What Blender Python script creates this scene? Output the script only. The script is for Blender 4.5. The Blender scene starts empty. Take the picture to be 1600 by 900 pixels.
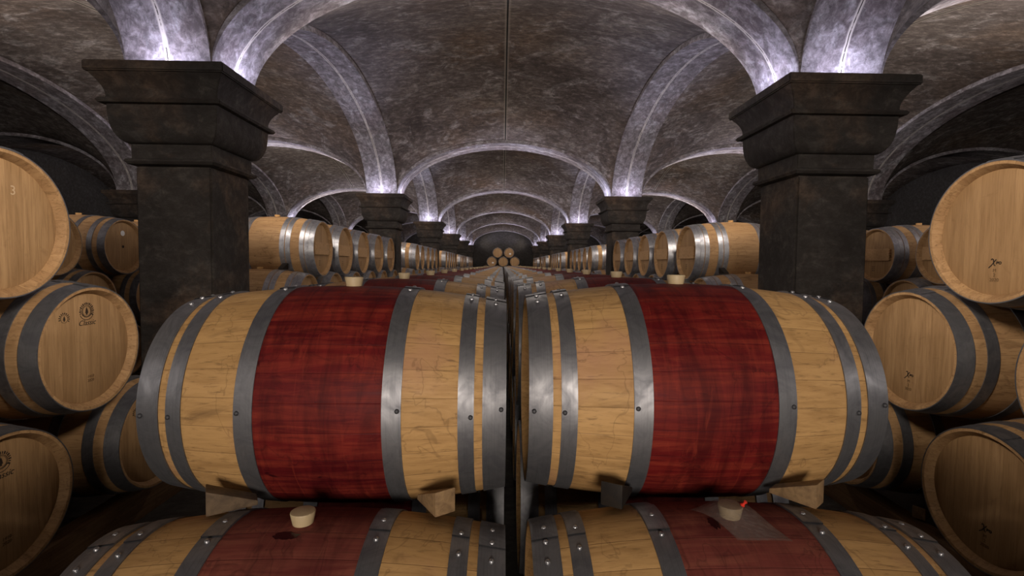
import bpy, bmesh, math, random
from mathutils import Vector, Matrix
random.seed(7)
PI = math.pi
COL = bpy.context.scene.collection
SC = bpy.context.scene

# ------------------------------------------------------------------ node helpers
def new_mat(name):
    m = bpy.data.materials.new(name); m.use_nodes = True
    nt = m.node_tree; nt.nodes.clear()
    out = nt.nodes.new('ShaderNodeOutputMaterial')
    bs = nt.nodes.new('ShaderNodeBsdfPrincipled')
    nt.links.new(bs.outputs[0], out.inputs[0])
    return m, nt, bs
class G:
    """tiny graph builder"""
    def __init__(s, nt): s.nt = nt
    def n(s, t, **kw):
        nd = s.nt.nodes.new(t)
        for k, v in kw.items(): setattr(nd, k, v)
        return nd
    def put(s, sock, v):
        if v is None: return
        if isinstance(v, bpy.types.NodeSocket): s.nt.links.new(v, sock)
        else:
            if hasattr(sock.default_value, '__len__') and not hasattr(v, '__len__'): v = (v,)*len(sock.default_value)
            if hasattr(v, '__len__') and len(sock.default_value) == 4 and len(v) == 3: v = (*v, 1)
            sock.default_value = v
    def math(s, op, a, b=None, c=None):
        nd = s.n('ShaderNodeMath', operation=op)
        s.put(nd.inputs[0], a); s.put(nd.inputs[1], b); s.put(nd.inputs[2], c)
        return nd.outputs[0]
    def obj(s): return s.n('ShaderNodeTexCoord').outputs['Object']
    def sep(s, v):
        nd = s.n('ShaderNodeSeparateXYZ'); s.put(nd.inputs[0], v); return nd.outputs
    def comb(s, x, y, z):
        nd = s.n('ShaderNodeCombineXYZ'); s.put(nd.inputs[0], x); s.put(nd.inputs[1], y); s.put(nd.inputs[2], z); return nd.outputs[0]
    def noise(s, vec, scale, detail=4, rough=.55, dist=0.0):
        nd = s.n('ShaderNodeTexNoise'); s.put(nd.inputs['Vector'], vec)
        nd.inputs['Scale'].default_value = scale; nd.inputs['Detail'].default_value = detail
        nd.inputs['Roughness'].default_value = rough; nd.inputs['Distortion'].default_value = dist
        return nd.outputs['Fac']
    def white(s, v):
        nd = s.n('ShaderNodeTexWhiteNoise', noise_dimensions='1D'); s.put(nd.inputs['W'], v); return nd.outputs['Value']
    def ramp(s, f, lo, hi, a=0.0, b=1.0):
        nd = s.n('ShaderNodeMapRange'); nd.clamp = True
        s.put(nd.inputs[0], f); s.put(nd.inputs[1], lo); s.put(nd.inputs[2], hi); s.put(nd.inputs[3], a); s.put(nd.inputs[4], b)
        return nd.outputs[0]
    def mix(s, f, a, b):
        nd = s.n('ShaderNodeMix', data_type='RGBA'); s.put(nd.inputs[0], f)
        s.put(nd.inputs[6], a); s.put(nd.inputs[7], b); return nd.outputs[2]
    def rand(s): return s.n('ShaderNodeObjectInfo').outputs['Random']
    def vadd(s, v, o):
        nd = s.n('ShaderNodeVectorMath', operation='ADD'); s.put(nd.inputs[0], v); s.put(nd.inputs[1], o); return nd.outputs[0]
    def vmul(s, v, o):
        nd = s.n('ShaderNodeVectorMath', operation='MULTIPLY'); s.put(nd.inputs[0], v); s.put(nd.inputs[1], o); return nd.outputs[0]
    def bump(s, h, strength, dist=.01):
        nd = s.n('ShaderNodeBump'); s.put(nd.inputs['Height'], h)
        nd.inputs['Strength'].default_value = strength; nd.inputs['Distance'].default_value = dist
        return nd.outputs[0]

def stave_mat(name, cols, dark, stain=None, rough=.6, streak=0.0, pores=.6, spec=.22, seamk=.45):
    """wood wrapped round the barrel axis (local X): staves, grain along X"""
    m, nt, bs = new_mat(name); g = G(nt)
    o = g.obj(); x, y, z = g.sep(o)[:3]
    rnd = g.rand()
    ang = g.math('ARCTAN2', y, z)
    t = g.math('MULTIPLY_ADD', ang, 27/(2*PI), g.math('MULTIPLY', rnd, 9.7))
    idx = g.math('FLOOR', t); fr = g.math('FRACT', t)
    sid = g.white(g.math('ADD', idx, g.math('MULTIPLY', rnd, 37.0)))
    off = g.math('ADD', g.math('MULTIPLY', sid, 20.0), g.math('MULTIPLY', rnd, 50.0))
    v = g.comb(g.math('MULTIPLY_ADD', x, 2.2, off), g.math('MULTIPLY', y, 26), g.math('MULTIPLY', z, 26))
    grain = g.noise(v, 1.6, 6, .65, .6)
    fine = g.noise(g.comb(g.math('MULTIPLY_ADD', x, 9, off), g.math('MULTIPLY', y, 160), g.math('MULTIPLY', z, 160)), 1.0, 3, .6, .2)
    c = g.mix(sid, cols[0], cols[1])
    c = g.mix(g.ramp(grain, .42, .72), c, cols[2])
    c = g.mix(g.math('MULTIPLY', g.ramp(fine, .56, .74), pores), c, dark)
    blot = g.noise(g.vadd(g.vmul(o, (5, 9, 9)), g.comb(off, 0, 0)), 1.0, 5, .62, 1.4)
    c = g.mix(g.math('MULTIPLY', g.ramp(blot, .57, .74), .6), c, dark)
    big = g.noise(g.vadd(g.vmul(o, (3.2, 3.2, 3.2)), g.comb(g.math('MULTIPLY', rnd, 31), 0, 0)), 1.0, 3)
    if stain: c = g.mix(g.math('MULTIPLY', g.ramp(big, .56, .74), .75), c, stain)
    if streak:
        s1 = g.noise(g.comb(g.math('MULTIPLY_ADD', x, 17, g.math('MULTIPLY', rnd, 40)), g.math('MULTIPLY', y, 2.8), g.math('MULTIPLY', z, 2.8)), 1.0, 6, .62, 1.3)
        c = g.mix(g.math('MULTIPLY', g.ramp(s1, .44, .64), streak), c, dark)
        s2 = g.noise(g.comb(g.math('MULTIPLY_ADD', x, 30, g.math('MULTIPLY', rnd, 11)), g.math('MULTIPLY', y, 5), g.math('MULTIPLY', z, 5)), 1.0, 4, .6, 1.2)
        c = g.mix(g.math('MULTIPLY', g.ramp(s2, .60, .72), .5), c, cols[2])
    ringn = g.noise(g.vadd(g.vmul(o, (6.5, 5.0, 5.0)), g.comb(g.math('MULTIPLY', rnd, 17), 3, 9)), 1.0, 4, .55, .5)
    line = g.ramp(g.math('ABSOLUTE', g.math('SUBTRACT', ringn, .53)), .002, .009, 1, 0)      # dried tide marks
    c = g.mix(g.math('MULTIPLY', line, .30), c, dark)
    knot = g.noise(g.vadd(g.vmul(o, (16, 30, 30)), g.comb(g.math('MULTIPLY', rnd, 23), 1, 4)), 1.0, 2, .5, .3)
    c = g.mix(g.math('MULTIPLY', g.ramp(knot, .735, .80), .85), c, dark)
    edge = g.math('MINIMUM', fr, g.math('SUBTRACT', 1.0, fr))
    seam = g.ramp(edge, .0, .022, 1, 0)
    c = g.mix(g.math('MULTIPLY', seam, seamk), c, dark)
    g.put(bs.inputs['Base Color'], c)
    g.put(bs.inputs['Roughness'], g.ramp(grain, .3, .7, rough-.08, rough+.12))
    bs.inputs['Specular IOR Level'].default_value = spec
    h = g.math('SUBTRACT', g.math('MULTIPLY', fine, .35), seam)
    g.put(bs.inputs['Normal'], g.bump(h, .35, .002))
    return m

def head_mat(name, cols, dark, rough=.6):
    """boards of a barrel head: seams along local Z, spread over local Y"""
    m, nt, bs = new_mat(name); g = G(nt)
    o = g.obj(); x, y, z = g.sep(o)[:3]; rnd = g.rand()
    t = g.math('MULTIPLY_ADD', y, 15.5, g.math('MULTIPLY', rnd, 7.3))
    idx = g.math('FLOOR', t); fr = g.math('FRACT', t)
    sid = g.white(g.math('ADD', idx, g.math('MULTIPLY', rnd, 91.0)))
    off = g.math('ADD', g.math('MULTIPLY', sid, 20.0), g.math('MULTIPLY', rnd, 50.0))
    grain = g.noise(g.comb(0, g.math('MULTIPLY_ADD', y, 34, off), g.math('MULTIPLY', z, 2.6)), 1.5, 6, .62, .7)
    fine = g.noise(g.comb(0, g.math('MULTIPLY_ADD', y, 210, off), g.math('MULTIPLY', z, 10)), 1.0, 3, .6, .2)
    c = g.mix(sid, cols[0], cols[1])
    c = g.mix(g.ramp(grain, .42, .70), c, cols[2])
    c = g.mix(g.math('MULTIPLY', g.ramp(fine, .55, .75), .45), c, dark)
    b = g.noise(g.vadd(o, g.comb(off, 0, 0)), 11, 5, .6, 1.0)
    c = g.mix(g.math('MULTIPLY', g.ramp(b, .62, .8), .5), c, dark)
    edge = g.math('MINIMUM', fr, g.math('SUBTRACT', 1.0, fr))
    c = g.mix(g.ramp(edge, 0, .018, .4, 0), c, dark)
    g.put(bs.inputs['Base Color'], c)
    bs.inputs['Roughness'].default_value = rough
    bs.inputs['Specular IOR Level'].default_value = .3
    g.put(bs.inputs['Normal'], g.bump(fine, .2, .001))
    return m

def metal_mat(name, a, b, rough=(.3, .5), metallic=.85):
    m, nt, bs = new_mat(name); g = G(nt)
    o = g.obj(); rnd = g.rand()
    x, y, z = g.sep(o)[:3]
    n1 = g.noise(g.vadd(o, g.comb(g.math('MULTIPLY', rnd, 30), 0, 0)), 14, 6, .62, .8)
    n2 = g.noise(g.comb(g.math('MULTIPLY', x, 260), g.math('MULTIPLY', y, 7), g.math('MULTIPLY', z, 7)), 1.0, 3)
    c = g.mix(g.ramp(n1, .38, .66), a, b)
    c = g.mix(g.math('MULTIPLY', g.ramp(n2, .5, .75), .25), c, (.04, .04, .045))
    g.put(bs.inputs['Base Color'], c)
    bs.inputs['Metallic'].default_value = metallic
    g.put(bs.inputs['Roughness'], g.ramp(n1, .35, .7, rough[0], rough[1]))
    g.put(bs.inputs['Normal'], g.bump(n2, .06, .001))
    return m

def plaster_mat(name, base, dark, light, warm, light_lo=.60, seam=None, seam_col=(.5, .47, .42), bumps=.35, warm_amt=.6, light_amt=.8, vscale=(1, 1, 1)):
    m, nt, bs = new_mat(name); g = G(nt)
    o = g.obj(); x, y, z = g.sep(o)[:3]
    if name == 'plaster_of_arch': o = g.vadd(o, g.comb(g.math('MULTIPLY', g.rand(), 40), 0, 0))
    ov = g.vmul(o, vscale)
    n1 = g.noise(ov, .8, 7, .6, .7)
    n2 = g.noise(g.vadd(ov, (11, 3, 7)), 2.2, 9, .68, 1.0)
    n3 = g.noise(g.vadd(ov, (5, 17, 1)), .55, 5, .6, .5)
    n4 = g.noise(o, 34, 4, .7)
    n5 = g.noise(g.vadd(ov, (2, 9, 21)), 5.5, 8, .7, .6)
    c = g.mix(g.ramp(n1, .36, .66), dark, base)
    c = g.mix(g.math('MULTIPLY', g.ramp(n3, .5, .68), warm_amt), c, warm)
    lm = g.math('MULTIPLY', g.ramp(n2, light_lo, light_lo+.10), g.ramp(n5, .40, .56))
    c = g.mix(g.math('MULTIPLY', lm, light_amt), c, light)
    c = g.mix(g.math('MULTIPLY', g.ramp(n5, .54, .70), .45), c, dark)
    c = g.mix(g.ramp(n4, .3, .75, 0, .28), c, (.02, .018, .016))
    n6 = g.noise(g.vmul(o, (1.0, 1.6, 1.6)), 9.0, 9, .74, .4)
    n7 = g.noise(g.vadd(o, (3, 8, 4)), 26.0, 6, .72, .2)
    c = g.mix(g.ramp(n6, .42, .62, .62, 0), c, (.018, .013, .010))
    c = g.mix(g.math('MULTIPLY', g.ramp(n6, .56, .72), .32), c, light)
    c = g.mix(g.ramp(n7, .60, .72, 0, .55), c, (.012, .010, .008))
    if seam == 'vault':      # expansion joints along the crowns
        px = g.math('ABSOLUTE', g.math('SUBTRACT', g.math('FRACT', g.math('ADD', g.math('DIVIDE', x, 4.30), .5)), .5))
        wob = g.math('MULTIPLY', g.math('SUBTRACT', g.noise(o, 3.0, 3), .5), .0012)
        d = g.math('ADD', px, wob)
        c = g.mix(g.ramp(d, .0045, .0085, .55, 0), c, (.30, .26, .21))
        c = g.mix(g.ramp(d, .0016, .0028, 1, 0), c, (.008, .007, .006))
    elif seam:               # joint down the middle of an arch
        ax = g.math('ABSOLUTE', g.math('ADD', y, g.math('MULTIPLY', g.math('SUBTRACT', g.noise(o, 6.0, 3), .5), .02)))
        c = g.mix(g.ramp(ax, .010, .020, .85, 0), c, seam_col)
        c = g.mix(g.math('MULTIPLY', g.ramp(ax, .002, .005, 1, 0), g.ramp(n5, .42, .52)), c, (.02, .015, .015))
    g.put(bs.inputs['Base Color'], c)
    bs.inputs['Roughness'].default_value = .82
    bs.inputs['Specular IOR Level'].default_value = .25
    h = g.math('ADD', g.math('MULTIPLY', n5, .7), g.math('MULTIPLY', n4, .35))
    g.put(bs.inputs['Normal'], g.bump(h, bumps, .02))
    return m

def plain_mat(name, col, rough=.6, metallic=0, noise=0.0, dark=(0, 0, 0), scale=20, spec=.4):
    m, nt, bs = new_mat(name); g = G(nt)
    if noise:
        n = g.noise(g.obj(), scale, 5, .65, .5)
        g.put(bs.inputs['Base Color'], g.mix(g.math('MULTIPLY', g.ramp(n, .4, .7), noise), col, dark))
    else: g.put(bs.inputs['Base Color'], col)
    bs.inputs['Roughness'].default_value = rough; bs.inputs['Metallic'].default_value = metallic
    bs.inputs['Specular IOR Level'].default_value = spec
    return m

M = {}
M['tan'] = stave_mat('oak_pale', [(.47, .28, .112), (.39, .226, .086), (.30, .168, .062)], (.085, .045, .02), stain=(.36, .18, .115))
M['red'] = stave_mat('oak_wine_stained', [(.118, .0085, .008), (.080, .006, .007), (.21, .028, .015)], (.018, .0015, .003), rough=.55, streak=.55, pores=.38, spec=.12, seamk=.28)
M['red_worn'] = stave_mat('oak_wine_stained_faded', [(.150, .036, .028), (.105, .022, .019), (.21, .066, .042)], (.022, .006, .006), rough=.65, streak=.35, pores=.5, spec=.12, seamk=.28)
M['oak'] = stave_mat('oak_golden', [(.45, .275, .13), (.35, .205, .094), (.28, .158, .070)], (.10, .05, .02))
M['head'] = head_mat('oak_head', [(.40, .245, .115), (.31, .183, .082), (.25, .143, .062)], (.12, .06, .025))
M['bar'] = stave_mat('oak_crossbar', [(.46, .28, .135), (.42, .255, .12), (.36, .21, .095)], (.16, .09, .04))
M['hoop'] = metal_mat('galvanised_steel', (.24, .24, .25), (.14, .14, .152), (.44, .60), .8)
M['hoop_b'] = metal_mat('bright_steel', (.46, .46, .48), (.28, .28, .30), (.36, .55), .88)
M['rivet'] = plain_mat('steel_rivet', (.36, .36, .37), .38, .9)
M['rivet_dull'] = plain_mat('dull_rivet', (.07, .07, .075), .6, .6)
M['silicone'] = plain_mat('silicone', (.42, .325, .19), .5, 0, .4, (.27, .19, .095), 30)
M['bungwood'] = plain_mat('bung_wood', (.52, .30, .11), .6, 0, .4, (.32, .17, .06), 40)
M['stone'] = plaster_mat('stone_of_column', (.060, .053, .047), (.030, .026, .023), (.11, .095, .080), (.165, .108, .072), light_lo=.54, bumps=.4, warm_amt=.8, light_amt=.6, vscale=(3.2, 3.2, 3.2))
M['vault'] = plaster_mat('plaster_of_vault', (.27, .222, .192), (.105, .080, .067), (.48, .43, .40), (.215, .140, .088), light_lo=.52, seam='vault', light_amt=.85, warm_amt=.8)
M['rib'] = plaster_mat('plaster_of_arch', (.43, .40, .42), (.23, .19, .195), (.58, .56, .58), (.27, .20, .165), light_lo=.50, seam='rib', seam_col=(.58, .53, .48), warm_amt=.45, vscale=(1.5, 1.5, 1.5), bumps=.3)
M['wall'] = plaster_mat('plaster_of_wall', (.060, .056, .052), (.04, .037, .034), (.10, .095, .09), (.055, .046, .038), light_lo=.66)
M['floor'] = plaster_mat('concrete_floor', (.075, .065, .055), (.05, .042, .035), (.12, .11, .10), (.09, .07, .05), light_lo=.66)
M['beam'] = stave_mat('beam_wood', [(.20, .115, .055), (.15, .085, .04), (.12, .065, .03)], (.04, .02, .01))
M['wedge'] = plain_mat('wedge_wood', (.24, .15, .07), .7, 0, .8, (.09, .05, .025), 45)
M['wedge_old'] = plain_mat('wedge_weathered', (.12, .08, .045), .8, 0, .8, (.045, .028, .016), 38)
M['wedge_dark'] = plain_mat('wedge_black', (.011, .009, .008), .6, 0, .6, (.026, .018, .011), 30, .2)
M['burn'] = plain_mat('burnt_ink', (.028, .017, .010), .8)
M['burn_faint'] = plain_mat('faint_ink', (.13, .072, .03), .8)
M['chalk'] = plain_mat('chalk', (.50, .36, .22), .9)
M['sticker'] = plain_mat('paper_sticker', (.72, .72, .72), .6, 0, .25, (.5, .5, .5), 60)
M['wine'] = plain_mat('spilt_wine', (.016, .003, .004), .25, spec=.5)
M['pin'] = plain_mat('red_plastic', (.62, .035, .02), .35)
def film_mat():
    m = bpy.data.materials.new('clear_plastic_film'); m.use_nodes = True; nt = m.node_tree; nt.nodes.clear()
    out = nt.nodes.new('ShaderNodeOutputMaterial'); mx = nt.nodes.new('ShaderNodeMixShader')
    tr = nt.nodes.new('ShaderNodeBsdfTransparent'); bs = nt.nodes.new('ShaderNodeBsdfPrincipled')
    bs.inputs['Base Color'].default_value = (.24, .19, .165, 1); bs.inputs['Roughness'].default_value = .35
    mx.inputs[0].default_value = .30
    nt.links.new(tr.outputs[0], mx.inputs[1]); nt.links.new(bs.outputs[0], mx.inputs[2]); nt.links.new(mx.outputs[0], out.inputs[0])
    return m
M['film'] = film_mat()

# ------------------------------------------------------------------ object helpers
def link(name, mesh, mats=None, parent=None, **props):
    o = bpy.data.objects.new(name, mesh); COL.objects.link(o)
    if parent is not None: o.parent = parent
    for k, v in props.items():
        if v: o[k] = v
    return o
def mesh_of(name, bm, mats, smooth=None):
    me = bpy.data.meshes.new(name)
    bmesh.ops.recalc_face_normals(bm, faces=bm.faces[:])
    bm.to_mesh(me); bm.free()
    for m in (mats if isinstance(mats, (list, tuple)) else [mats]): me.materials.append(m)
    if smooth is not None:
        me.polygons.foreach_set('use_smooth', [True]*len(me.polygons))
        me.set_sharp_from_angle(angle=math.radians(smooth))
    return me
def empty(name, loc=(0, 0, 0), rot=(0, 0, 0), **props):
    o = bpy.data.objects.new(name, None); COL.objects.link(o); o.location = loc; o.rotation_euler = rot
    o.empty_display_size = .1
    for k, v in props.items():
        if v: o[k] = v
    return o
def copy_tree(o, parent=None):
    c = o.copy(); COL.objects.link(c)
    if parent is not None: c.parent = parent
    for ch in o.children: copy_tree(ch, c)
    return c
def lathe(bm, prof, seg, mat=0, closed=False, a0=0.0, a1=2*PI):
    """prof: list of (x, r) revolved about X; angle 0 is +Z"""
    full = abs(a1-a0-2*PI) < 1e-6
    n = seg if full else seg+1
    rings = []
    for x, r in prof:
        if r < 1e-7: rings.append([bm.verts.new((x, 0, 0))]); continue
        rings.append([bm.verts.new((x, r*math.sin(a0+(a1-a0)*i/seg), r*math.cos(a0+(a1-a0)*i/seg))) for i in range(n)])
    pairs = list(zip(rings, rings[1:])) + ([(rings[-1], rings[0])] if closed else [])
    for A, B in pairs:
        for i in range(seg):
            j = (i+1) % n
            if len(A) == 1 and len(B) == 1: continue
            if len(A) == 1: f = bm.faces.new((A[0], B[i], B[j]))
            elif len(B) == 1: f = bm.faces.new((A[i], B[0], A[j]))
            else: f = bm.faces.new((A[i], B[i], B[j], A[j]))
            f.material_index = mat
    return rings
def add_box(bm, c, s, mat=0, rot=None):
    r = bmesh.ops.create_cube(bm, size=1)
    mtx = Matrix.Translation(c) @ (rot.to_4x4() if rot else Matrix()) @ Matrix.Diagonal((*s, 1))
    bmesh.ops.transform(bm, matrix=mtx, verts=r['verts'])
    for v in r['verts']:
        for f in v.link_faces: f.material_index = mat
    return r['verts']
def bevel_all(bm, w, seg=2):
    bmesh.ops.bevel(bm, geom=bm.edges[:], offset=w, segments=seg, affect='EDGES', profile=.6)

# ------------------------------------------------------------------ barrels
L = .92; RB = .317; RH = .272; HD = .028
def rw(x): return RH + (RB-RH)*(1-(2*x/L)**2)
def stave_profile(n):
    h = L/2
    p = [(-h+HD+.02, .238), (-h+HD, .243), (-h+.003, RH-.015), (-h, RH-.013)]
    p += [(x, rw(x)) for x in [-h+L*i/n for i in range(n+1)]]
    p += [(h, RH-.013), (h-.003, RH-.015), (h-HD, .243), (h-HD-.02, .238)]
    return p
def hoop_profile(a, b, off=.0035):
    n = max(2, int((b-a)/.012)); xs = [a+(b-a)*i/n for i in range(n+1)]
    outer = [(x, rw(x)+off) for x in xs]
    return [(a, rw(a)-.001)] + outer + [(b, rw(b)-.001)]
SEG = {0: 96, 1: 48, 2: 28}
MESHES = {}
def staves_mesh(kind, lod):
    k = ('st', kind, lod)
    if k not in MESHES:
        bm = bmesh.new(); lathe(bm, stave_profile({0: 40, 1: 20, 2: 10}[lod]), SEG[lod])
        MESHES[k] = mesh_of('staves', bm, M['tan'] if kind == 'A' else M['oak'], 40)
    return MESHES[k]
def band_mesh(lod, worn=False):
    k = ('band', lod, worn)
    if k not in MESHES:
        bm = bmesh.new(); n = {0: 14, 1: 8, 2: 4}[lod]
        lathe(bm, [(-.1585+.317*i/n, rw(-.1585+.317*i/n)+.0008) for i in range(n+1)], SEG[lod])
        MESHES[k] = mesh_of('stained_band', bm, M['red_worn' if worn else 'red'], 40)
    return MESHES[k]
def head_mesh(lod, side):
    k = ('head', lod, side)
    if k not in MESHES:
        bm = bmesh.new(); x = side*(L/2-HD)
        lathe(bm, [(x-side*.018, 0), (x-side*.018, .2385), (x-side*.004, .2435), (x, .235), (x, .12), (x, 0)], SEG[lod])
        MESHES[k] = mesh_of('head', bm, M['head'], 30)
    return MESHES[k]
HOOPS = {
    'A': [(0, .059), (.080, .120), (.257, .304)],
    'B': [(0, .045), (.047, .084), (.091, .130), (.212, .257), (.265, .310)],
    'C': [(0, .063), (.108, .153), (.262, .308)],
}
def hoop_mesh(kind, lod, i, side):
    k = ('hoop', kind, lod, i, side)
    if k not in MESHES:
        a, b = HOOPS[kind][i]
        x0, x1 = -L/2+a, -L/2+b
        if i == 0: x0 -= .001
        if side > 0: x0, x1 = -x1, -x0
        bm = bmesh.new()
        lathe(bm, hoop_profile(x0, x1), SEG[lod])
        if lod == 0 and kind in 'AC':   # the riveted lap of the hoop
            s = random.choice((-1, 1)); c = math.radians(random.uniform(2, 9))
            n = 4; xs = [x0+(x1-x0)*q/n for q in range(n+1)]
            lathe(bm, [(xs[0], rw(xs[0])+.003)] + [(x, rw(x)+.0062) for x in xs] + [(xs[-1], rw(xs[-1])+.003)], 10, a0=c-.19, a1=c+.19)
        MESHES[k] = mesh_of('hoop', bm, M['hoop_b'] if kind == 'B' else M['hoop'], 40)
    return MESHES[k]
def bung_mesh(kind):
    k = ('bung', kind)
    if k not in MESHES:
        bm = bmesh.new()
        if kind == 'A': prof = [(-.01, .020), (0, .0225), (.025, .0275), (.0275, .0265), (.0282, .0235), (.0280, 0)]
        else: prof = [(-.01, .022), (0, .024), (.016, .026), (.018, .024), (.018, 0)]
        lathe(bm, prof, 28)
        bmesh.ops.transform(bm, matrix=Matrix.Translation((0, 0, RB)) @ Matrix.Rotation(-PI/2, 4, 'Y'), verts=bm.verts[:])
        MESHES[k] = mesh_of('bung', bm, M['silicone'] if kind == 'A' else M['bungwood'], 40)
    return MESHES[k]
def rivet_mesh(mat='rivet'):
    if mat not in MESHES:
        bm = bmesh.new()
        lathe(bm, [(-.002, .0062), (.0015, .0058), (.0036, .0038), (.0044, 0)], 12)
        bmesh.ops.transform(bm, matrix=Matrix.Rotation(-PI/2, 4, 'Y'), verts=bm.verts[:])
        MESHES[mat] = mesh_of('rivet', bm, M[mat], 50)
    return MESHES[mat]
def crossbar_mesh():
    if 'crossbar' not in MESHES:
        bm = bmesh.new(); x = L/2-HD
        add_box(bm, (x+.010, -.012, 0), (.020, .40, .122))
        for q in range(5): add_box(bm, (x+.010, .192, -.046+q*.023), (.020, .016, .012))
        bevel_all(bm, .0015, 1)
        MESHES['crossbar'] = mesh_of('crossbar', bm, M['bar'])
    return MESHES['crossbar']

PROTO = {}
def proto(kind, lod, rivets=False, crossbar=False):
    """a barrel with its parts, built once per kind; axis along local X"""
    key = (kind, lod, rivets, crossbar)
    if key in PROTO: return PROTO[key], False
    if lod == 2:
        bm = bmesh.new()
        lathe(bm, stave_profile(10), 28, 0)
        lathe(bm, [(-L/2+HD, .2435), (-L/2+HD, 0)], 28, 1); lathe(bm, [(L/2-HD, .2435), (L/2-HD, 0)], 28, 1)
        for i, (a, b) in enumerate(HOOPS[kind]):
            lathe(bm, hoop_profile(-L/2+a, -L/2+b), 28, 2); lathe(bm, hoop_profile(L/2-b, L/2-a), 28, 2)
        if kind == 'A': lathe(bm, [(-.1585+.317*i/4, rw(-.1585+.317*i/4)+.0008) for i in range(5)], 28, 3)
        r0 = len(bm.verts)
        prof = [(RB-.01, .02), (RB+(.027 if kind == 'A' else .018), .0265), (RB+(.027 if kind == 'A' else .018), 0)]
        tmp = bmesh.new(); lathe(tmp, prof, 12, 4)
        bmesh.ops.transform(tmp, matrix=Matrix.Rotation(-PI/2, 4, 'Y'), verts=tmp.verts[:])
        me = bpy.data.meshes.new('t'); tmp.to_mesh(me); tmp.free(); bm.from_mesh(me); bpy.data.meshes.remove(me)
        me = mesh_of('wine_barrel', bm, [M['tan'] if kind == 'A' else M['oak'], M['head'], M['hoop_b'] if kind == 'B' else M['hoop'], M['red'], M['silicone'] if kind == 'A' else M['bungwood']], 40)
        root = link('wine_barrel', me)
    else:
        root = empty('wine_barrel')
        link('staves', staves_mesh(kind, lod), parent=root)
        if kind == 'A': link('stained_band', band_mesh(lod), parent=root, label='wine-red stained middle of the staves')
        for s in (-1, 1):
            link('head', head_mesh(lod, s), parent=root)
            for i in range(len(HOOPS[kind])):
                h = link('hoop', hoop_mesh(kind, lod, i, s), parent=root)
                if rivets:
                    a, b = HOOPS[kind][i]; xm = s*(L/2-(a+b)/2)
                    ph = [(-16, 0), (-5, 0), (6, 0)] if i == 0 else [(-11, 0), (2, 0)]
                    sh = random.uniform(-4, 4)
                    for p, dx in ph + [(-86, .3*(b-a))]:
                        f = math.radians(p+sh); r = rw(xm)+(.0058 if p > -60 else .003)
                        rv = link('rivet', rivet_mesh('rivet' if p > -60 else 'rivet_dull'), parent=h)
                        rv.location = (xm+dx*s, r*math.sin(f), r*math.cos(f)); rv.rotation_euler = (-f, 0, 0)
        link('bung', bung_mesh('A' if kind == 'A' else 'B'), parent=root)
        if crossbar: link('crossbar', crossbar_mesh(), parent=root, label='wooden bar across the barrel head')
    PROTO[key] = root
    return root, True
N_BARRELS = [0]
def barrel(kind, lod, loc, rotz, label, group=None, rivets=False, crossbar=False, tilt=0.0):
    p, first = proto(kind, lod, rivets, crossbar)
    o = p if first else copy_tree(p)
    N_BARRELS[0] += 1
    o.location = loc; o.rotation_euler = (tilt, 0, rotz)
    o['label'] = label; o['category'] = 'barrel'
    if group: o['group'] = group
    elif 'group' in o: del o['group']
    return o
ORD = ['first', 'second', 'third', 'fourth', 'fifth', 'sixth', 'seventh', 'eighth', 'ninth', 'tenth', 'eleventh', 'twelfth']
Z0, Z1, Z2 = .470, .9925, 1.515

# --- writing burnt on the heads (local +X head), children of the barrel
HX = L/2-HD+.0006
def flat_mesh(name, polys, mat, x=HX, th=.0006):
    bm = bmesh.new()
    for pts in polys:
        A = [bm.verts.new((x, u, v)) for u, v in pts]; B = [bm.verts.new((x+th, u, v)) for u, v in pts]
        n = len(pts)
        bm.faces.new(A); bm.faces.new(B[::-1])
        for i in range(n): bm.faces.new((A[i], A[(i+1) % n], B[(i+1) % n], B[i]))
    return mesh_of(name, bm, mat)
def stroke(pts, w):
    out = []
    for (u0, v0), (u1, v1) in zip(pts, pts[1:]):
        d = math.hypot(u1-u0, v1-v0) or 1e-6; nx, ny = -(v1-v0)/d*w/2, (u1-u0)/d*w/2; ex, ey = (u1-u0)/d*w*.3, (v1-v0)/d*w*.3
        out.append([(u0-ex+nx, v0-ey+ny), (u1+ex+nx, v1+ey+ny), (u1+ex-nx, v1+ey-ny), (u0-ex-nx, v0-ey-ny)])
    return out
def arc(cu, cv, r, a0, a1, n=14): return [(cu+r*math.cos(math.radians(a0+(a1-a0)*i/n)), cv+r*math.sin(math.radians(a0+(a1-a0)*i/n))) for i in range(n+1)]
def text_mesh(name, body, size, u, v, mat, shear=0.0, x=HX):
    cu = bpy.data.curves.new(name, 'FONT'); cu.body = body; cu.size = size; cu.align_x = 'CENTER'; cu.shear = shear; cu.extrude = .0003; cu.resolution_u = 3
    to = bpy.data.objects.new(name, cu); COL.objects.link(to)
    bpy.context.view_layer.update()
    me = bpy.data.meshes.new_from_object(to.evaluated_get(bpy.context.evaluated_depsgraph_get()))
    bpy.data.objects.remove(to); bpy.data.curves.remove(cu)
    me.transform(Matrix(((0, 0, 1, x+.0003), (1, 0, 0, u), (0, 1, 0, v), (0, 0, 0, 1))))
    me.materials.clear(); me.materials.append(mat); me.name = name
    return me
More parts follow.
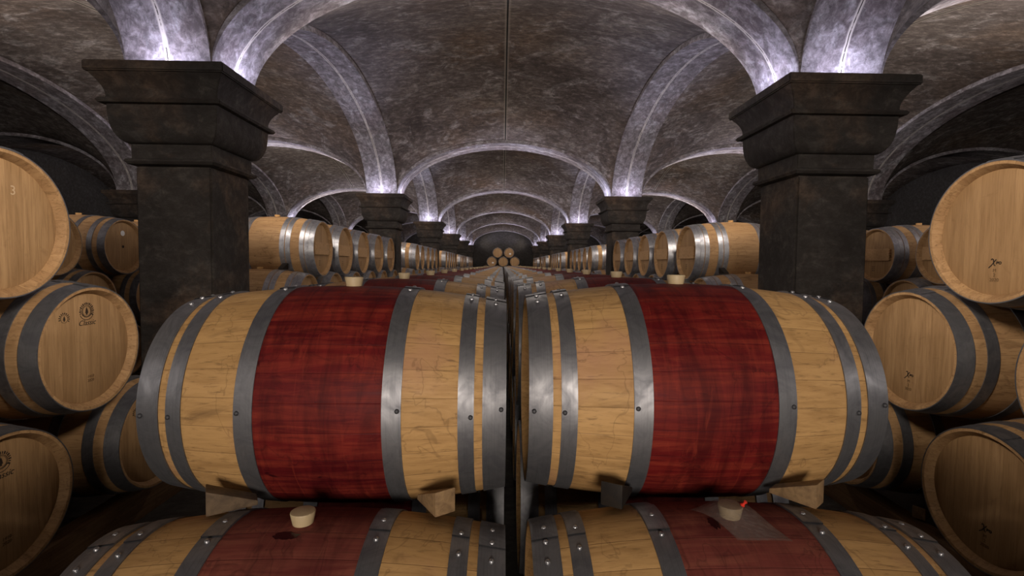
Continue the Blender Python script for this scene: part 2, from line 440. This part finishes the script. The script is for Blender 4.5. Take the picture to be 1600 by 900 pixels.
def emblem_polys(cu, cv, r, small=False):
    P = stroke(arc(cu, cv, r*.66, 0, 360, 30), r*.05)
    if not small:
        P += stroke(arc(cu, cv, r*.56, 0, 360, 30), r*.03)
        P += stroke(arc(cu, cv-r*.02, r*1.0, 205, 335, 16), r*.06)
        P += stroke(arc(cu, cv+r*.10, r*.78, 215, 325, 14), r*.07)
    for a in range(-28, 212, 15 if not small else 22):    # the ring of worn lettering
        c, s = math.cos(math.radians(a)), math.sin(math.radians(a))
        P += stroke([(cu+c*r*.80, cv+s*r*.80), (cu+c*r*.99, cv+s*r*.99)], r*(.10 if a % 2 else .15))
    for (h, w, y) in ((.26, .13, .20), (.28, .20, .02), (.26, .24, -.16), (.20, .14, -.34)):   # leafy cone in the middle
        P.append([(cu, cv+r*(y+h)), (cu+r*w, cv+r*y), (cu+r*w*.5, cv+r*(y-.08)), (cu-r*w*.5, cv+r*(y-.08)), (cu-r*w, cv+r*y)])
    return P
def xro_polys(u, v, s):
    P = stroke([(u-.55*s, v-.42*s), (u-.30*s, v-.20*s), (u-.08*s, v+.10*s), (u+.10*s, v+.32*s)], .085*s)
    P += stroke([(u-.34*s, v+.30*s), (u-.26*s, v+.38*s), (u-.16*s, v+.34*s), (u-.12*s, v+.05*s), (u-.06*s, v-.18*s), (u+.04*s, v-.22*s)], .085*s)
    P += stroke([(u+.14*s, v-.08*s), (u+.18*s, v+.14*s), (u+.24*s, v+.02*s), (u+.34*s, v+.12*s)], .075*s)
    P += stroke(arc(u+.47*s, v+.02*s, .10*s, 0, 360, 12), .065*s)
    return P
def stamp_classic(b):
    link('emblem_stamp', MESHES.setdefault('emb', flat_mesh('emblem_stamp', emblem_polys(0, .165, .038), M['burn'])), parent=b, label='round burnt emblem with a leafy cone')
    link('side_stamp', MESHES.setdefault('emb2', flat_mesh('side_stamp', emblem_polys(-.115, .142, .026, True), M['burn'])), parent=b, label='small burnt emblem')
    link('lettering', MESHES.setdefault('cls', text_mesh('lettering', 'Classic', .033, 0, .103, M['burn'], .35)), parent=b, label='burnt word Classic in slanted script')
    link('number_stamp', MESHES.setdefault('nums', text_mesh('number_stamp', '1410\n2020', .018, .012, -.135, M['burn_faint'], .1)), parent=b, label='faint rows of stamped digits')
def stamp_xro(b):
    link('signature_mark', MESHES.setdefault('xro', flat_mesh('signature_mark', xro_polys(0, -.118, .043), M['burn'])), parent=b, label='black scrawled mark Xro')
    link('number_stamp', MESHES.setdefault('xnum', text_mesh('number_stamp', 'M\n2\n2020', .0185, 0, -.152, M['burn_faint'])), parent=b, label='faint stamped M, 2 and 2020')
def dots(b):
    if 'dots' not in MESHES:
        P = []
        for q in range(3):
            for j in range(2): P += stroke([(-.055+j*.022, -.125-q*.02), (-.055+j*.022+.012, -.123-q*.02)], .006)
        MESHES['dots'] = flat_mesh('burnt_marks', P, M['burn'])
    link('burnt_marks', MESHES['dots'], parent=b, label='short burnt dashes')

# --- the double row down the middle
CX = {-1: -.478, 1: .502}; CZ = {-1: -.008, 1: .008}
SIDE = {-1: 'left', 1: 'right'}
NROW = 35
FRONT = {}
for s in (-1, 1):
    for i in range(NROW):
        y = 1.52+.80*i
        lod = 0 if i < 3 else (1 if i < 14 else 2)
        if i == 0: lab = f'large red-banded oak barrel in front, upper one just {SIDE[s]} of the central gap'
        elif i < 12: lab = f'red-banded oak barrel, {ORD[i]} from the front in the upper row {SIDE[s]} of the gap'
        else: lab = f'tiny distant red-banded oak barrel in the upper row {SIDE[s]} of the gap, past the twelfth'
        FRONT[s, i, 1] = barrel('A', lod, (CX[s]+random.uniform(-.006, .006)*(i > 0), y, Z1+CZ[s]), 0, lab,
               f'red-banded barrels in the upper row {SIDE[s]} of the gap', rivets=(i < 2))
    for i in range(NROW+1):
        y = 1.12+.80*i
        lod = 0 if i < 1 else (1 if i < 3 else 2)
        if i == 0: lab = f'lower red-banded oak barrel at the bottom of the picture, {SIDE[s]} of the gap'
        elif i < 2: lab = f'lower red-banded oak barrel mostly hidden behind the front one, {SIDE[s]} of the gap'
        else: lab = f'hidden red-banded oak barrel of the lower row, {SIDE[s]} of the gap'
        FRONT[s, i, 0] = barrel('A', lod, (CX[s]+(.0 if i == 0 else random.uniform(-.005, .005)), y, Z0+CZ[s]), 0, lab,
               f'red-banded barrels in the lower row {SIDE[s]} of the gap', rivets=(i < 1))

# --- stacks in line with the pillars
def side_rot(s): return 0 if s < 0 else PI      # local +X head faces the nave
for s in (-1, 1):
    X = s*2.31; sd = SIDE[s]; R = side_rot(s)
    for nm, y, z in (('bottom', 1.02, Z0), ('bottom', 1.82, Z0), ('bottom', 2.62, Z0), ('middle', 1.44, Z1), ('middle', 2.22, Z1), ('top', 1.84, Z2)):
        seen = y > 1.5; key = (nm, y); y += .03 if s < 0 else .06
        lab = {('bottom', 1.82): f'shadowy oak barrel in the bottom {sd} corner of the picture, stamped head',
               ('bottom', 2.62): f'dark oak barrel on the floor rail behind the front {sd} red-banded barrel',
               ('middle', 2.22): f'oak barrel with a stamped head facing in, middle of the near {sd} stack',
               ('top', 1.84): f'big oak barrel head at the {sd} edge, topmost of the near {sd} stack'}.get(key,
               f'{nm} oak barrel of the near {sd} stack, outside the {sd} edge of the picture')
        b = barrel('C', 0, (X, y, z-(.012 if s < 0 else 0)), R, lab, f'oak barrels of the near {sd} stack')
        if s < 0 and seen:
            if nm == 'top': link('chalk_number', text_mesh('chalk_number', '3', .05, .062, .112, M['chalk']), parent=b, label='pale chalked digit 3')
            else: stamp_classic(b)
        if s > 0 and seen: stamp_xro(b)
    bn = ['first and second', 'second and third', 'third and fourth', 'fourth and fifth', 'fifth pillar and the end wall']
    for k in range(5):
        y0 = 5.58*k
        where = f'between the {bn[k]} {sd} pillars' if k < 4 else f'past the fifth {sd} pillar'
        for nm, ys, z in (('top', [5.11+.76*j for j in range(5)], Z2), ('middle', [4.73+.76*j for j in range(6)], Z1), ('bottom', [4.35+.76*j for j in range(6)], Z0)):
            for j, y in enumerate(ys):
                lod = 1 if (k == 0 and nm != 'bottom') or (k == 1 and nm == 'top') else 2
                if nm == 'top': lab = f'golden oak barrel, {ORD[j]} of the {nm} tier {where}'
                elif nm == 'middle' and k == 0: lab = f'golden oak barrel, {ORD[j]} of the second tier {where}'
                elif nm == 'middle': lab = f'golden oak barrel half hidden under the top tier {where}'
                else: lab = f'hidden golden oak barrel of the lowest tier {where}'
                b = barrel('B', lod, (X+random.uniform(-.012, .012), y+y0, z), R, lab, f'{nm} tier barrels {where}', crossbar=(lod == 1))
                if k == 0 and nm == 'top': dots(b)
    # stack in the middle of the side aisle
    for nm, ys, z in (('top', [3.55+.8*j for j in range(6)], Z2), ('middle', [3.15+.8*j for j in range(7)], Z1), ('bottom', [3.55+.8*j for j in range(6)], Z0)):
        for j, y in enumerate(ys):
            lab = {(-1, 'top', 1): 'oak barrel head partly covered by the big chalk-marked head at the left edge',
                   (-1, 'top', 2): 'oak barrel with a round white sticker on its head, left of the nearest pillar',
                   (-1, 'top', 3): 'oak barrel barely showing between the stickered barrel and the nearest left pillar',
                   (-1, 'middle', 2): 'oak barrel peeking out above the stamped middle left head, below the stickered one',
                   (-1, 'middle', 3): 'dark-hooped oak barrel against the left pillar edge, just below the stickered barrel',
                   (1, 'top', 1): 'oak barrel with a barred head, half hidden by the big head at the right edge',
                   (1, 'top', 2): 'oak barrel with a barred head touching the right side of the nearest right pillar',
                   (1, 'middle', 2): 'oak barrel peeking out just above the stamped middle right head',
                   (1, 'middle', 3): 'shadowy dark-hooped barrel at the lower right edge of the nearest right pillar',
                   }.get((s, nm, j), f'hidden oak barrel of the {nm} tier in the {sd} side aisle')
            b = barrel('B' if s > 0 else 'C', 1, (s*4.31, y, z), R, lab, f'{nm} tier barrels in the {sd} side aisle', crossbar=(s > 0))
            if s > 0: dots(b)
            elif nm == 'top' and j == 2:
                bm = bmesh.new(); lathe(bm, [(HX, .027), (HX+.001, .027), (HX+.001, 0)], 24)
                bmesh.ops.translate(bm, vec=(0, 0, .135), verts=bm.verts[:])
                link('round_sticker', mesh_of('round_sticker', bm, M['sticker']), parent=b, label='white round paper sticker')
                bm = bmesh.new(); lathe(bm, [(HX, .014), (HX+.002, .014), (HX+.002, .007), (HX+.0005, .006), (HX+.0005, 0)], 18)
                link('head_bung', mesh_of('head_bung', bm, M['burn']), parent=b, label='small dark bung hole in the head')

# --- pyramid against the end wall, heads facing the camera
EY = 30.55
for row, (z, n) in enumerate(((.48, 5), (1.02, 4), (1.56, 3), (2.10, 2))):
    for j in range(n):
        x = .02+(j-(n-1)/2)*.69
        if row == 3: lab = f'far barrel head, {"left" if j == 0 else "right"} one of the two on top at the end wall'
        elif row == 2: lab = f'far barrel head, {("left", "middle", "right")[j]} one of three in a row at the end wall'
        else: lab = 'hidden barrel under the far pyramid at the end wall'
        b = barrel('C', 1, (x, EY, z), -PI/2, lab, 'barrels of the pyramid at the end wall')
        if (row, j) in ((3, 1), (2, 0)):
            link('paper_label', MESHES.setdefault('lbl', flat_mesh('paper_label', [[(.01, -.10), (.12, -.10), (.12, -.02), (.01, -.02)]], M['sticker'])), parent=b, label='small white paper label')

# ------------------------------------------------------------------ small things on the front barrels
def wedge_mesh(mat):
    k = ('wedge', mat)
    if k not in MESHES:
        bm = bmesh.new()
        a = [(.0, -.027, -.030), (.0, .027, -.030), (.0, .027, .030), (.0, -.027, .030)]
        b = [(-.11, -.022, -.030), (-.11, .022, -.030), (-.11, .022, -.018), (-.11, -.022, -.018)]
        A = [bm.verts.new(p) for p in a]; B = [bm.verts.new(p) for p in b]
        bm.faces.new(A); bm.faces.new(B[::-1])
        for i in range(4): bm.faces.new((A[i], A[(i+1) % 4], B[(i+1) % 4], B[i]))
        bevel_all(bm, .003, 2)
        MESHES[k] = mesh_of('wooden_wedge', bm, M[mat], 40)
    return MESHES[k]
def wedge(loc, rz, ry, label, mat='wedge', rx=0.0):
    o = link('wooden_wedge', wedge_mesh(mat), label=label, category='wedge', group='wedges between the barrels')
    o.location = loc; o.rotation_euler = (rx, ry, rz); return o
wedge((-.160, 1.165, .805), math.radians(-55), 0, 'tan wooden wedge under the right half of the front left upper barrel')
wedge((-.735, 1.185, .800), math.radians(-150), 0, 'dark weathered wooden wedge under the left half of the front left upper barrel', 'wedge_old')
wedge((.238, 1.175, .818), math.radians(-120), 0, 'black square-ended wedge under the left half of the front right upper barrel', 'wedge_dark')
wedge((.745, 1.17, .824), math.radians(-50), 0, 'tan wooden wedge under the right half of the front right upper barrel')
wedge((2.30, 2.10, .825), math.radians(200), 0, 'small wooden block between the middle and bottom barrels of the near right stack')
wedge((2.00, 2.33, .19), math.radians(210), 0, 'small wooden wedge on the right floor rail between two barrels')
for s in (-1, 1):
    for j in range(4):
        wedge((s*2.10, 5.11+.76*j-.30, 1.337), math.radians(90), 0, f'black wedge under the {ORD[j]} top-tier barrel between the first and second {SIDE[s]} pillars', 'wedge_dark')

# plastic film pinned over the bung of the lower right barrel
bx = CX[1]; bz = Z0+CZ[1]; by = 1.12
def film():
    bm = bmesh.new(); nu, nv = 14, 22; grid = []
    for iv in range(nv+1):
        row = []
        for iu in range(nu+1):
            u = iu/nu; v = iv/nv
            x = .417+.12*u+.062*v
            ph = math.radians(-4+20*v)          # towards the camera
            lx = x-bx
            d = math.hypot((x-(bx+.0)), (ph)*RB)
            lift = .0045+.0265*max(0, 1-max(0, d-.03)/.07)**1.6 + .003*math.sin(7*u+3*v)*v*0.4
            r = rw(lx)+lift
            row.append(bm.verts.new((x, by-r*math.sin(ph), bz+r*math.cos(ph))))
        grid.append(row)
    for a, b in zip(grid, grid[1:]):
        for i in range(nu): bm.faces.new((a[i], a[i+1], b[i+1], b[i]))
    r = bmesh.ops.solidify(bm, geom=bm.faces[:], thickness=.0008)
    o = link('plastic_sheet', mesh_of('plastic_sheet', bm, M['film'], 40), label='clear plastic sheet draped over the bung of the lower right barrel', category='sheet')
    return o
film()
pin = empty('push_pin', (bx+.022, by-.012, bz+RB+.031), (math.radians(20), math.radians(28), 0), label='red push pin stuck in the bung under the plastic sheet', category='pin')
bm = bmesh.new(); lathe(bm, [(0, 0), (0, .0052), (.002, .0055), (.0035, .003), (.010, .0026), (.0115, .0042), (.0135, .0042), (.0138, 0)], 16)
bmesh.ops.transform(bm, matrix=Matrix.Rotation(-PI/2, 4, 'Y'), verts=bm.verts[:])
link('pin_head', mesh_of('pin_head', bm, M['pin'], 40), parent=pin)
bm = bmesh.new(); lathe(bm, [(-.008, 0), (-.006, .0006), (.001, .0006)], 8)
bmesh.ops.transform(bm, matrix=Matrix.Rotation(-PI/2, 4, 'Y'), verts=bm.verts[:])
link('pin_point', mesh_of('pin_point', bm, M['rivet'], 40), parent=pin, label='steel point')

def spill(b, pts):
    """thin pool of wine on the staves: outline in (x, angle towards the camera in degrees)"""
    bm = bmesh.new(); top = []
    c = (sum(p[0] for p in pts)/len(pts), sum(p[1] for p in pts)/len(pts))
    def at(x, a): r = rw(x)+.0014; f = math.radians(a); return (x, -r*math.sin(f), r*math.cos(f))
    cv = bm.verts.new(at(*c)); V = [bm.verts.new(at(*p)) for p in pts]; W = [bm.verts.new(at(c[0]+(p[0]-c[0])*.5, c[1]+(p[1]-c[1])*.5)) for p in pts]
    n = len(pts)
    for i in range(n):
        j = (i+1) % n
        bm.faces.new((cv, W[i], W[j])); bm.faces.new((W[i], V[i], V[j], W[j]))
    link('wine_stain', mesh_of('wine_stain', bm, M['wine'], 60), parent=b, label='dark spilt wine beside the bung')
rs = random.Random(3)
def blob(cx, ca, rx, ra, n=22): return [(cx+rx*math.cos(2*PI*i/n)*rs.uniform(.7, 1.15), ca+ra*math.sin(2*PI*i/n)*rs.uniform(.7, 1.15)) for i in range(n)]
for s in (-1, 1):
    for ch in FRONT[s, 0, 0].children:
        if ch.name.startswith('stained_band'): ch.data = band_mesh(0, True); ch['label'] = 'faded, dusty wine-red middle of the staves'
spill(FRONT[-1, 0, 0], blob(-.016, 9.2, .030, 2.3))
spill(FRONT[1, 0, 0], blob(-.05, 5.0, .012, 4.2))

# ------------------------------------------------------------------ rails under the stacks
def rail(x, y0, y1, label, ztop=Z0-RB+.018, w=.10):
    h = ztop
    bm = bmesh.new(); add_box(bm, (0, 0, 0), (y1-y0, w, h)); bevel_all(bm, .006, 2)
    o = link('wooden_rail', mesh_of('wooden_rail', bm, M['beam'], 40), label=label, category='rail', group='wooden rails under the barrel stacks')
    o.location = (x, (y0+y1)/2, h/2); o.rotation_euler = (0, 0, PI/2)
for s in (-1, 1):
    sd = SIDE[s]; zt = Z0-rw(.245)-.018
    rail(s*1.99, .5, 3.15, f'wooden floor rail along the inner side of the near {sd} stack', zt)
    rail(s*2.63, .5, 3.15, f'wooden floor rail along the outer side of the near {sd} stack', zt)
    for k in range(5):
        for x in (1.99, 2.63): rail(s*x, 3.95+5.58*k, 8.75+5.58*k, f'hidden wooden floor rail under the stack by the {ORD[k]} {sd} pillar', zt)
    for x in (4.0, 4.62): rail(s*x, 2.9, 8.4, f'hidden wooden floor rail in the {sd} side aisle', zt)
    for dx in (-.30, .30): rail(CX[s]+dx, .7, 29.7, f'hidden wooden floor rail under the centre row {sd} of the gap', zt+CZ[s])
for dy in (-.3, .3):
    bm = bmesh.new(); add_box(bm, (0, 0, 0), (3.6, .10, .48-rw(.25)-.012)); bevel_all(bm, .006, 2)
    o = link('wooden_rail', mesh_of('wooden_rail', bm, M['beam'], 40), label='hidden wooden beam under the far pyramid', category='rail', group='wooden rails under the barrel stacks')
    o.location = (.02, EY+dy, (.48-rw(.25)-.012)/2)

# ------------------------------------------------------------------ the building
NX, PY, Y0 = 4.30, 5.58, 3.52
def cy(k): return Y0+PY*k
TOP = 2.58; AH = .42; SH = .24; RWD = .265
TR, LR = .92, 1.22; TA, LA = NX/2-RWD-.005, PY/2-RWD
NEXP = 1.92
def arch_h(t, a, b):
    t = min(1.0, abs(t)/a)
    return b*(1-t**NEXP)**(1/NEXP)
# columns
def square_loft(bm, prof):
    rings = [[bm.verts.new((sx*h, sy*h, z)) for sx, sy in ((-1, -1), (1, -1), (1, 1), (-1, 1))] for z, h in prof]
    for A, B in zip(rings, rings[1:]):
        for i in range(4): bm.faces.new((A[i], A[(i+1) % 4], B[(i+1) % 4], B[i]))
    bm.faces.new(rings[0][::-1]); bm.faces.new(rings[-1])
def loft_mesh(name, prof, sharp=28, bev=.008):
    bm = bmesh.new(); square_loft(bm, prof)
    ed = [e for e in bm.edges if abs(e.verts[0].co.z-e.verts[1].co.z) > 1e-4 or len(prof) < 3]
    bmesh.ops.bevel(bm, geom=ed, offset=bev, segments=2, affect='EDGES', clamp_overlap=True)
    return mesh_of(name, bm, M['stone'], sharp)
ab_prof = [(TOP-.062, AH), (TOP, AH)]
cap = []
for i in range(9):      # cavetto under the abacus
    t = i/8; cap.append((TOP-.062-.128*t, AH-.018-.060*math.sin(t*PI/2)))
cap += [(TOP-.205, AH-.075), (TOP-.208, AH-.050), (TOP-.222, AH-.040), (TOP-.236, AH-.050), (TOP-.240, AH-.080), (TOP-.30, AH-.084)]
for i in range(1, 10):  # ovolo
    t = i/9*PI/2; cap.append((TOP-.30-.165*math.sin(t), AH-.084-.082*(1-math.cos(t))))
cap += [(TOP-.468, SH+.016), (TOP-.555, SH+.014)]
ring = [(TOP-.600, SH+.004), (TOP-.592, SH+.030), (TOP-.576, SH+.044), (TOP-.562, SH+.040), (TOP-.555, SH+.018)]
ME_AB = loft_mesh('abacus', ab_prof); ME_CAP = loft_mesh('capital', cap[::-1], 28, .005); ME_RING = loft_mesh('neck_ring', ring, 28, .004)
ME_SHAFT = loft_mesh('shaft', [(0, SH), (TOP-.598, SH)], 28, .012)
def column(x, k, label, group):
    o = empty('stone_column', (x, cy(k), 0), kind='thing', label=label, category='column', group=group)
    for nm, me in (('abacus', ME_AB), ('capital', ME_CAP), ('neck_ring', ME_RING), ('shaft', ME_SHAFT)): link(nm, me, parent=o)
KS = range(-1, 6)
for s in (-1, 1):
    for k in KS:
        if k == 0: lab = f'big dark square stone pillar with moulded capital on the {SIDE[s]}, nearest the camera'
        elif k < 0: lab = f'square stone pillar behind the camera on the {SIDE[s]}'
        else: lab = f'dark square stone pillar, {ORD[k]} from the camera in the {SIDE[s]} row'
        column(s*NX/2, k, lab, f'stone pillars {SIDE[s]} of the nave')
        lab = f'outer square stone pillar across the {SIDE[s]} side aisle, ' + (f'{ORD[k]} from the camera' if k >= 0 else 'behind the camera')
        column(s*NX*1.5, k, lab, f'stone pillars beyond the {SIDE[s]} side aisle')

# arches
def arch_mesh(name, a, b, clear):
    """soffit arch along local X, centred on local Y=0, springing at z=0"""
    bm = bmesh.new(); n = 56; inner = []; outer = []
    for i in range(n+1):
        th = PI*i/n
        c, s = math.cos(th), math.sin(th)
        x = -a*math.copysign(abs(c)**(2/NEXP), c); z = b*abs(s)**(2/NEXP)
        inner.append((x, z)); q = math.hypot(c/a, s/b)
        ox, oz = -c/a/q, s/b/q
        t = .26
        X = max(-clear, min(clear, x+ox*t)); outer.append((X, z+oz*t))
    rows = []
    for (x, z), (X, Z) in zip(inner, outer):
        rows.append([bm.verts.new((x, -RWD, z)), bm.verts.new((x, -RWD*.5, z)), bm.verts.new((x, 0, z)), bm.verts.new((x, RWD*.5, z)), bm.verts.new((x, RWD, z)), bm.verts.new((X, RWD, Z)), bm.verts.new((X, -RWD, Z))])
    for A, B in zip(rows, rows[1:]):
        m = len(A)
        for i in range(m): bm.faces.new((A[i], A[(i+1) % m], B[(i+1) % m], B[i]))
    bm.faces.new(rows[0]); bm.faces.new(rows[-1][::-1])
    return mesh_of(name, bm, M['rib'], 35)
ME_T = arch_mesh('arch', TA, TR, NX/2-.002); ME_L = arch_mesh('arch', LA, LR, PY/2-.002)
TN = [0]
def trim(me, loc, rz):
    TN[0] += 1
    o = link(f'trim_{TN[0]}', me, kind='structure'); o.location = loc; o.rotation_euler = (0, 0, rz)
for k in KS:
    for ix in (-2, -1, 0, 1, 2): trim(ME_T, (ix*NX, cy(k), TOP), 0)
for s in (-1, 1):
    for k in range(-1, 5):
        for X in (NX/2, NX*1.5): trim(ME_L, (s*X, cy(k)+PY/2, TOP), PI/2)

# the vault, one surface over all bays
P = 2.6
def vault_h(u, v):
    t = arch_h(u, TA, TR); l = arch_h(v, LA, LR)
    return TOP+.055+(t**P+l**P)**(1/P)
bm = bmesh.new()
def samples(a, half, n):
    out = [-half, -(a+half)/2]
    for i in range(n+1): out.append(a*math.sin(PI/2*(-1+2*i/n)))
    return out+[(a+half)/2, half]
US, VS = samples(TA, NX/2, 30), samples(LA, PY/2, 36)
for ix in range(-2, 3):
    for k in range(-2, 6):
        g = [[bm.verts.new((ix*NX+u, cy(k)+PY/2+v, vault_h(u, v))) for u in US] for v in VS]
        for A, B in zip(g, g[1:]):
            for i in range(len(US)-1): bm.faces.new((A[i], B[i], B[i+1], A[i+1]))
bmesh.ops.remove_doubles(bm, verts=bm.verts[:], dist=1e-5)
link('ceiling', mesh_of('ceiling', bm, M['vault'], 60), kind='structure')
YB, YF = cy(-2), cy(5)
def slab(name, c, s, mat):
    bm = bmesh.new(); add_box(bm, c, s); link(name, mesh_of(name, bm, mat), kind='structure')
XW = 2.5*NX
slab('floor', (0, (YB+YF)/2, -.05), (2*XW+.4, YF-YB+1.2, .1), M['floor'])
slab('wall_far', (0, YF+.49, 2.2), (2*XW+.4, .12, 4.4), M['wall'])
slab('wall_back', (0, YB-.06, 2.2), (2*XW+.4, .12, 4.4), M['wall'])
slab('wall_left', (-XW-.06, (YB+YF)/2, 2.2), (.12, YF-YB+.4, 4.4), M['wall'])
slab('wall_right', (XW+.06, (YB+YF)/2, 2.2), (.12, YF-YB+.4, 4.4), M['wall'])

# ------------------------------------------------------------------ lights
LCOL = (.74, .74, 1.0)
def spot(loc, d, w, ang=110, col=LCOL, blend=.9, rad=.03):  # serves the capital uplights and the added fill spots alike
    l = bpy.data.lights.new('uplight_or_fill', 'SPOT'); l.energy = w; l.color = col; l.spot_size = math.radians(ang); l.spot_blend = blend; l.shadow_soft_size = rad
    o = bpy.data.objects.new('uplight_or_fill', l); COL.objects.link(o); o.location = loc
    o.rotation_euler = Vector(d).to_track_quat('-Z', 'Y').to_euler(); return o
def area(loc, d, w, size, col, shape='DISK', name='crown_fill'):
    l = bpy.data.lights.new(name, 'AREA'); l.energy = w; l.color = col; l.shape = shape; l.size = size
    o = bpy.data.objects.new(name, l); COL.objects.link(o); o.location = loc
    o.rotation_euler = Vector(d).to_track_quat('-Z', 'Y').to_euler(); return o
UP, BEAM, WASH, LONG, DIAG = 1.7, 125.0, 50.0, 140.0, 75.0
WARM = (1.0, .88, .77); LAV = (.74, .73, 1.0)
for k in KS:
    for s in (-1, 1):
        for X in (NX/2, NX*1.5):
            inner = X < 5
            for dx, dy in ((1, 0), (-1, 0), (0, 1), (0, -1)):
                if not inner and (dx*s > 0 or dy or k > 3): continue
                if k == 5 and dy > 0: continue
                nave = inner and dx*s < 0
                if k < 0 and (nave or dy): continue
                px, py = s*X+dx*.345, cy(k)+dy*.345
                if k <= 2: spot((px, py, TOP+.03), (-dx*.3, -dy*.3, 1), .9, 165)
                l = area((s*X+dx*.385, cy(k)+dy*.385, TOP+.02), (-dx*.45, -dy*.45, 1), UP if inner else UP*.7, .03, LAV, 'RECTANGLE', 'uplight_strip')
                l.data.size_y = .40
                n_ = Vector((-dx*.45, -dy*.45, 1)).normalized(); t_ = Vector((-dy, dx, 0)); q_ = t_.cross(-n_)
                l.matrix_world = Matrix.Translation((s*X+dx*.385, cy(k)+dy*.385, TOP+.02)) @ Matrix((-q_, t_, -n_)).transposed().to_4x4()
                px, py = s*X+dx*.40, cy(k)+dy*.40
                spot((px, py, TOP+.05), (dx, dy, .36), BEAM*(1 if dx else .8), 62, LAV, 1.0, .05)  # added beam to even out the light on the opposite rib
                if dx:
                    spot((px, py, TOP+.05), (dx, 0, .10), WASH*(1 if nave else .8), 120, (1.0, .90, .84), 1.0, .12)  # added wash that fills the far side and its barrels
                    if k < (5 if nave else 3): spot((px, py+.15, TOP+.05), (dx, .85, .50), DIAG*(1.3 if nave else 4.8), 105, (1.0, .91, .86), 1.0, .12)  # added diagonal fill to brighten the vault haunches
                if dy > 0: spot((px, py, TOP+.05), (0, 1, -.30), LONG, 95, WARM, 1.0, .12)  # added fill aimed down at the barrel fronts of the next bay
# added key and side fills behind and above the photographer, no known lamps
spot((0, -3.2, 1.5), (0, 1, -.02), 700, 49, WARM, 1.0, .55)
for s in (-1, 1): spot((-.45*s, .55, 2.45), (s*2.3, 1.25, -.74), 300, 50, WARM, 1.0, .25)
for k in range(0, 5):
    area((0, cy(k)+PY/2-.2, 3.86), (0, 0, -1), 17, .5, WARM)  # fill added under each crown to brighten the rows, no fixture there

w = bpy.data.worlds.new('world'); SC.world = w; w.use_nodes = True
w.node_tree.nodes['Background'].inputs[0].default_value = (.5, .5, .55, 1); w.node_tree.nodes['Background'].inputs[1].default_value = 0.0

# ------------------------------------------------------------------ camera
FPX = 780.0
cam = bpy.data.cameras.new('camera'); cam.sensor_width = 36; cam.lens = FPX/1600*36; cam.clip_start = .05
co = bpy.data.objects.new('camera', cam); COL.objects.link(co)
VX, VY, ROLL = 785, 414, math.radians(0.6)
dx, dy = VX-800, 450-VY           # where the nave axis meets the picture
# camera-space direction of world +Y before roll: rotate (dx,dy) back by the roll
c, s_ = math.cos(ROLL), math.sin(ROLL)
ux, uy = dx*c-dy*s_, dx*s_+dy*c
yaw = math.atan2(-ux, FPX); pitch = -math.atan2(uy, math.hypot(FPX, ux))
Rm = Matrix.Rotation(-yaw, 3, 'Z') @ Matrix.Rotation(PI/2+pitch, 3, 'X') @ Matrix.Rotation(ROLL, 3, 'Z')
co.matrix_world = Matrix.Translation((-.03, 0, 1.37)) @ Rm.to_4x4()
SC.camera = co
SC.view_settings.view_transform = 'Standard'; SC.view_settings.look = 'None'
SC.view_settings.exposure = 0; SC.view_settings.gamma = 1; SC.view_settings.use_curve_mapping = False
SC.cycles.use_denoising = True
SC.cycles.max_bounces = 5
SC.cycles.use_adaptive_sampling = True; SC.cycles.adaptive_threshold = .025
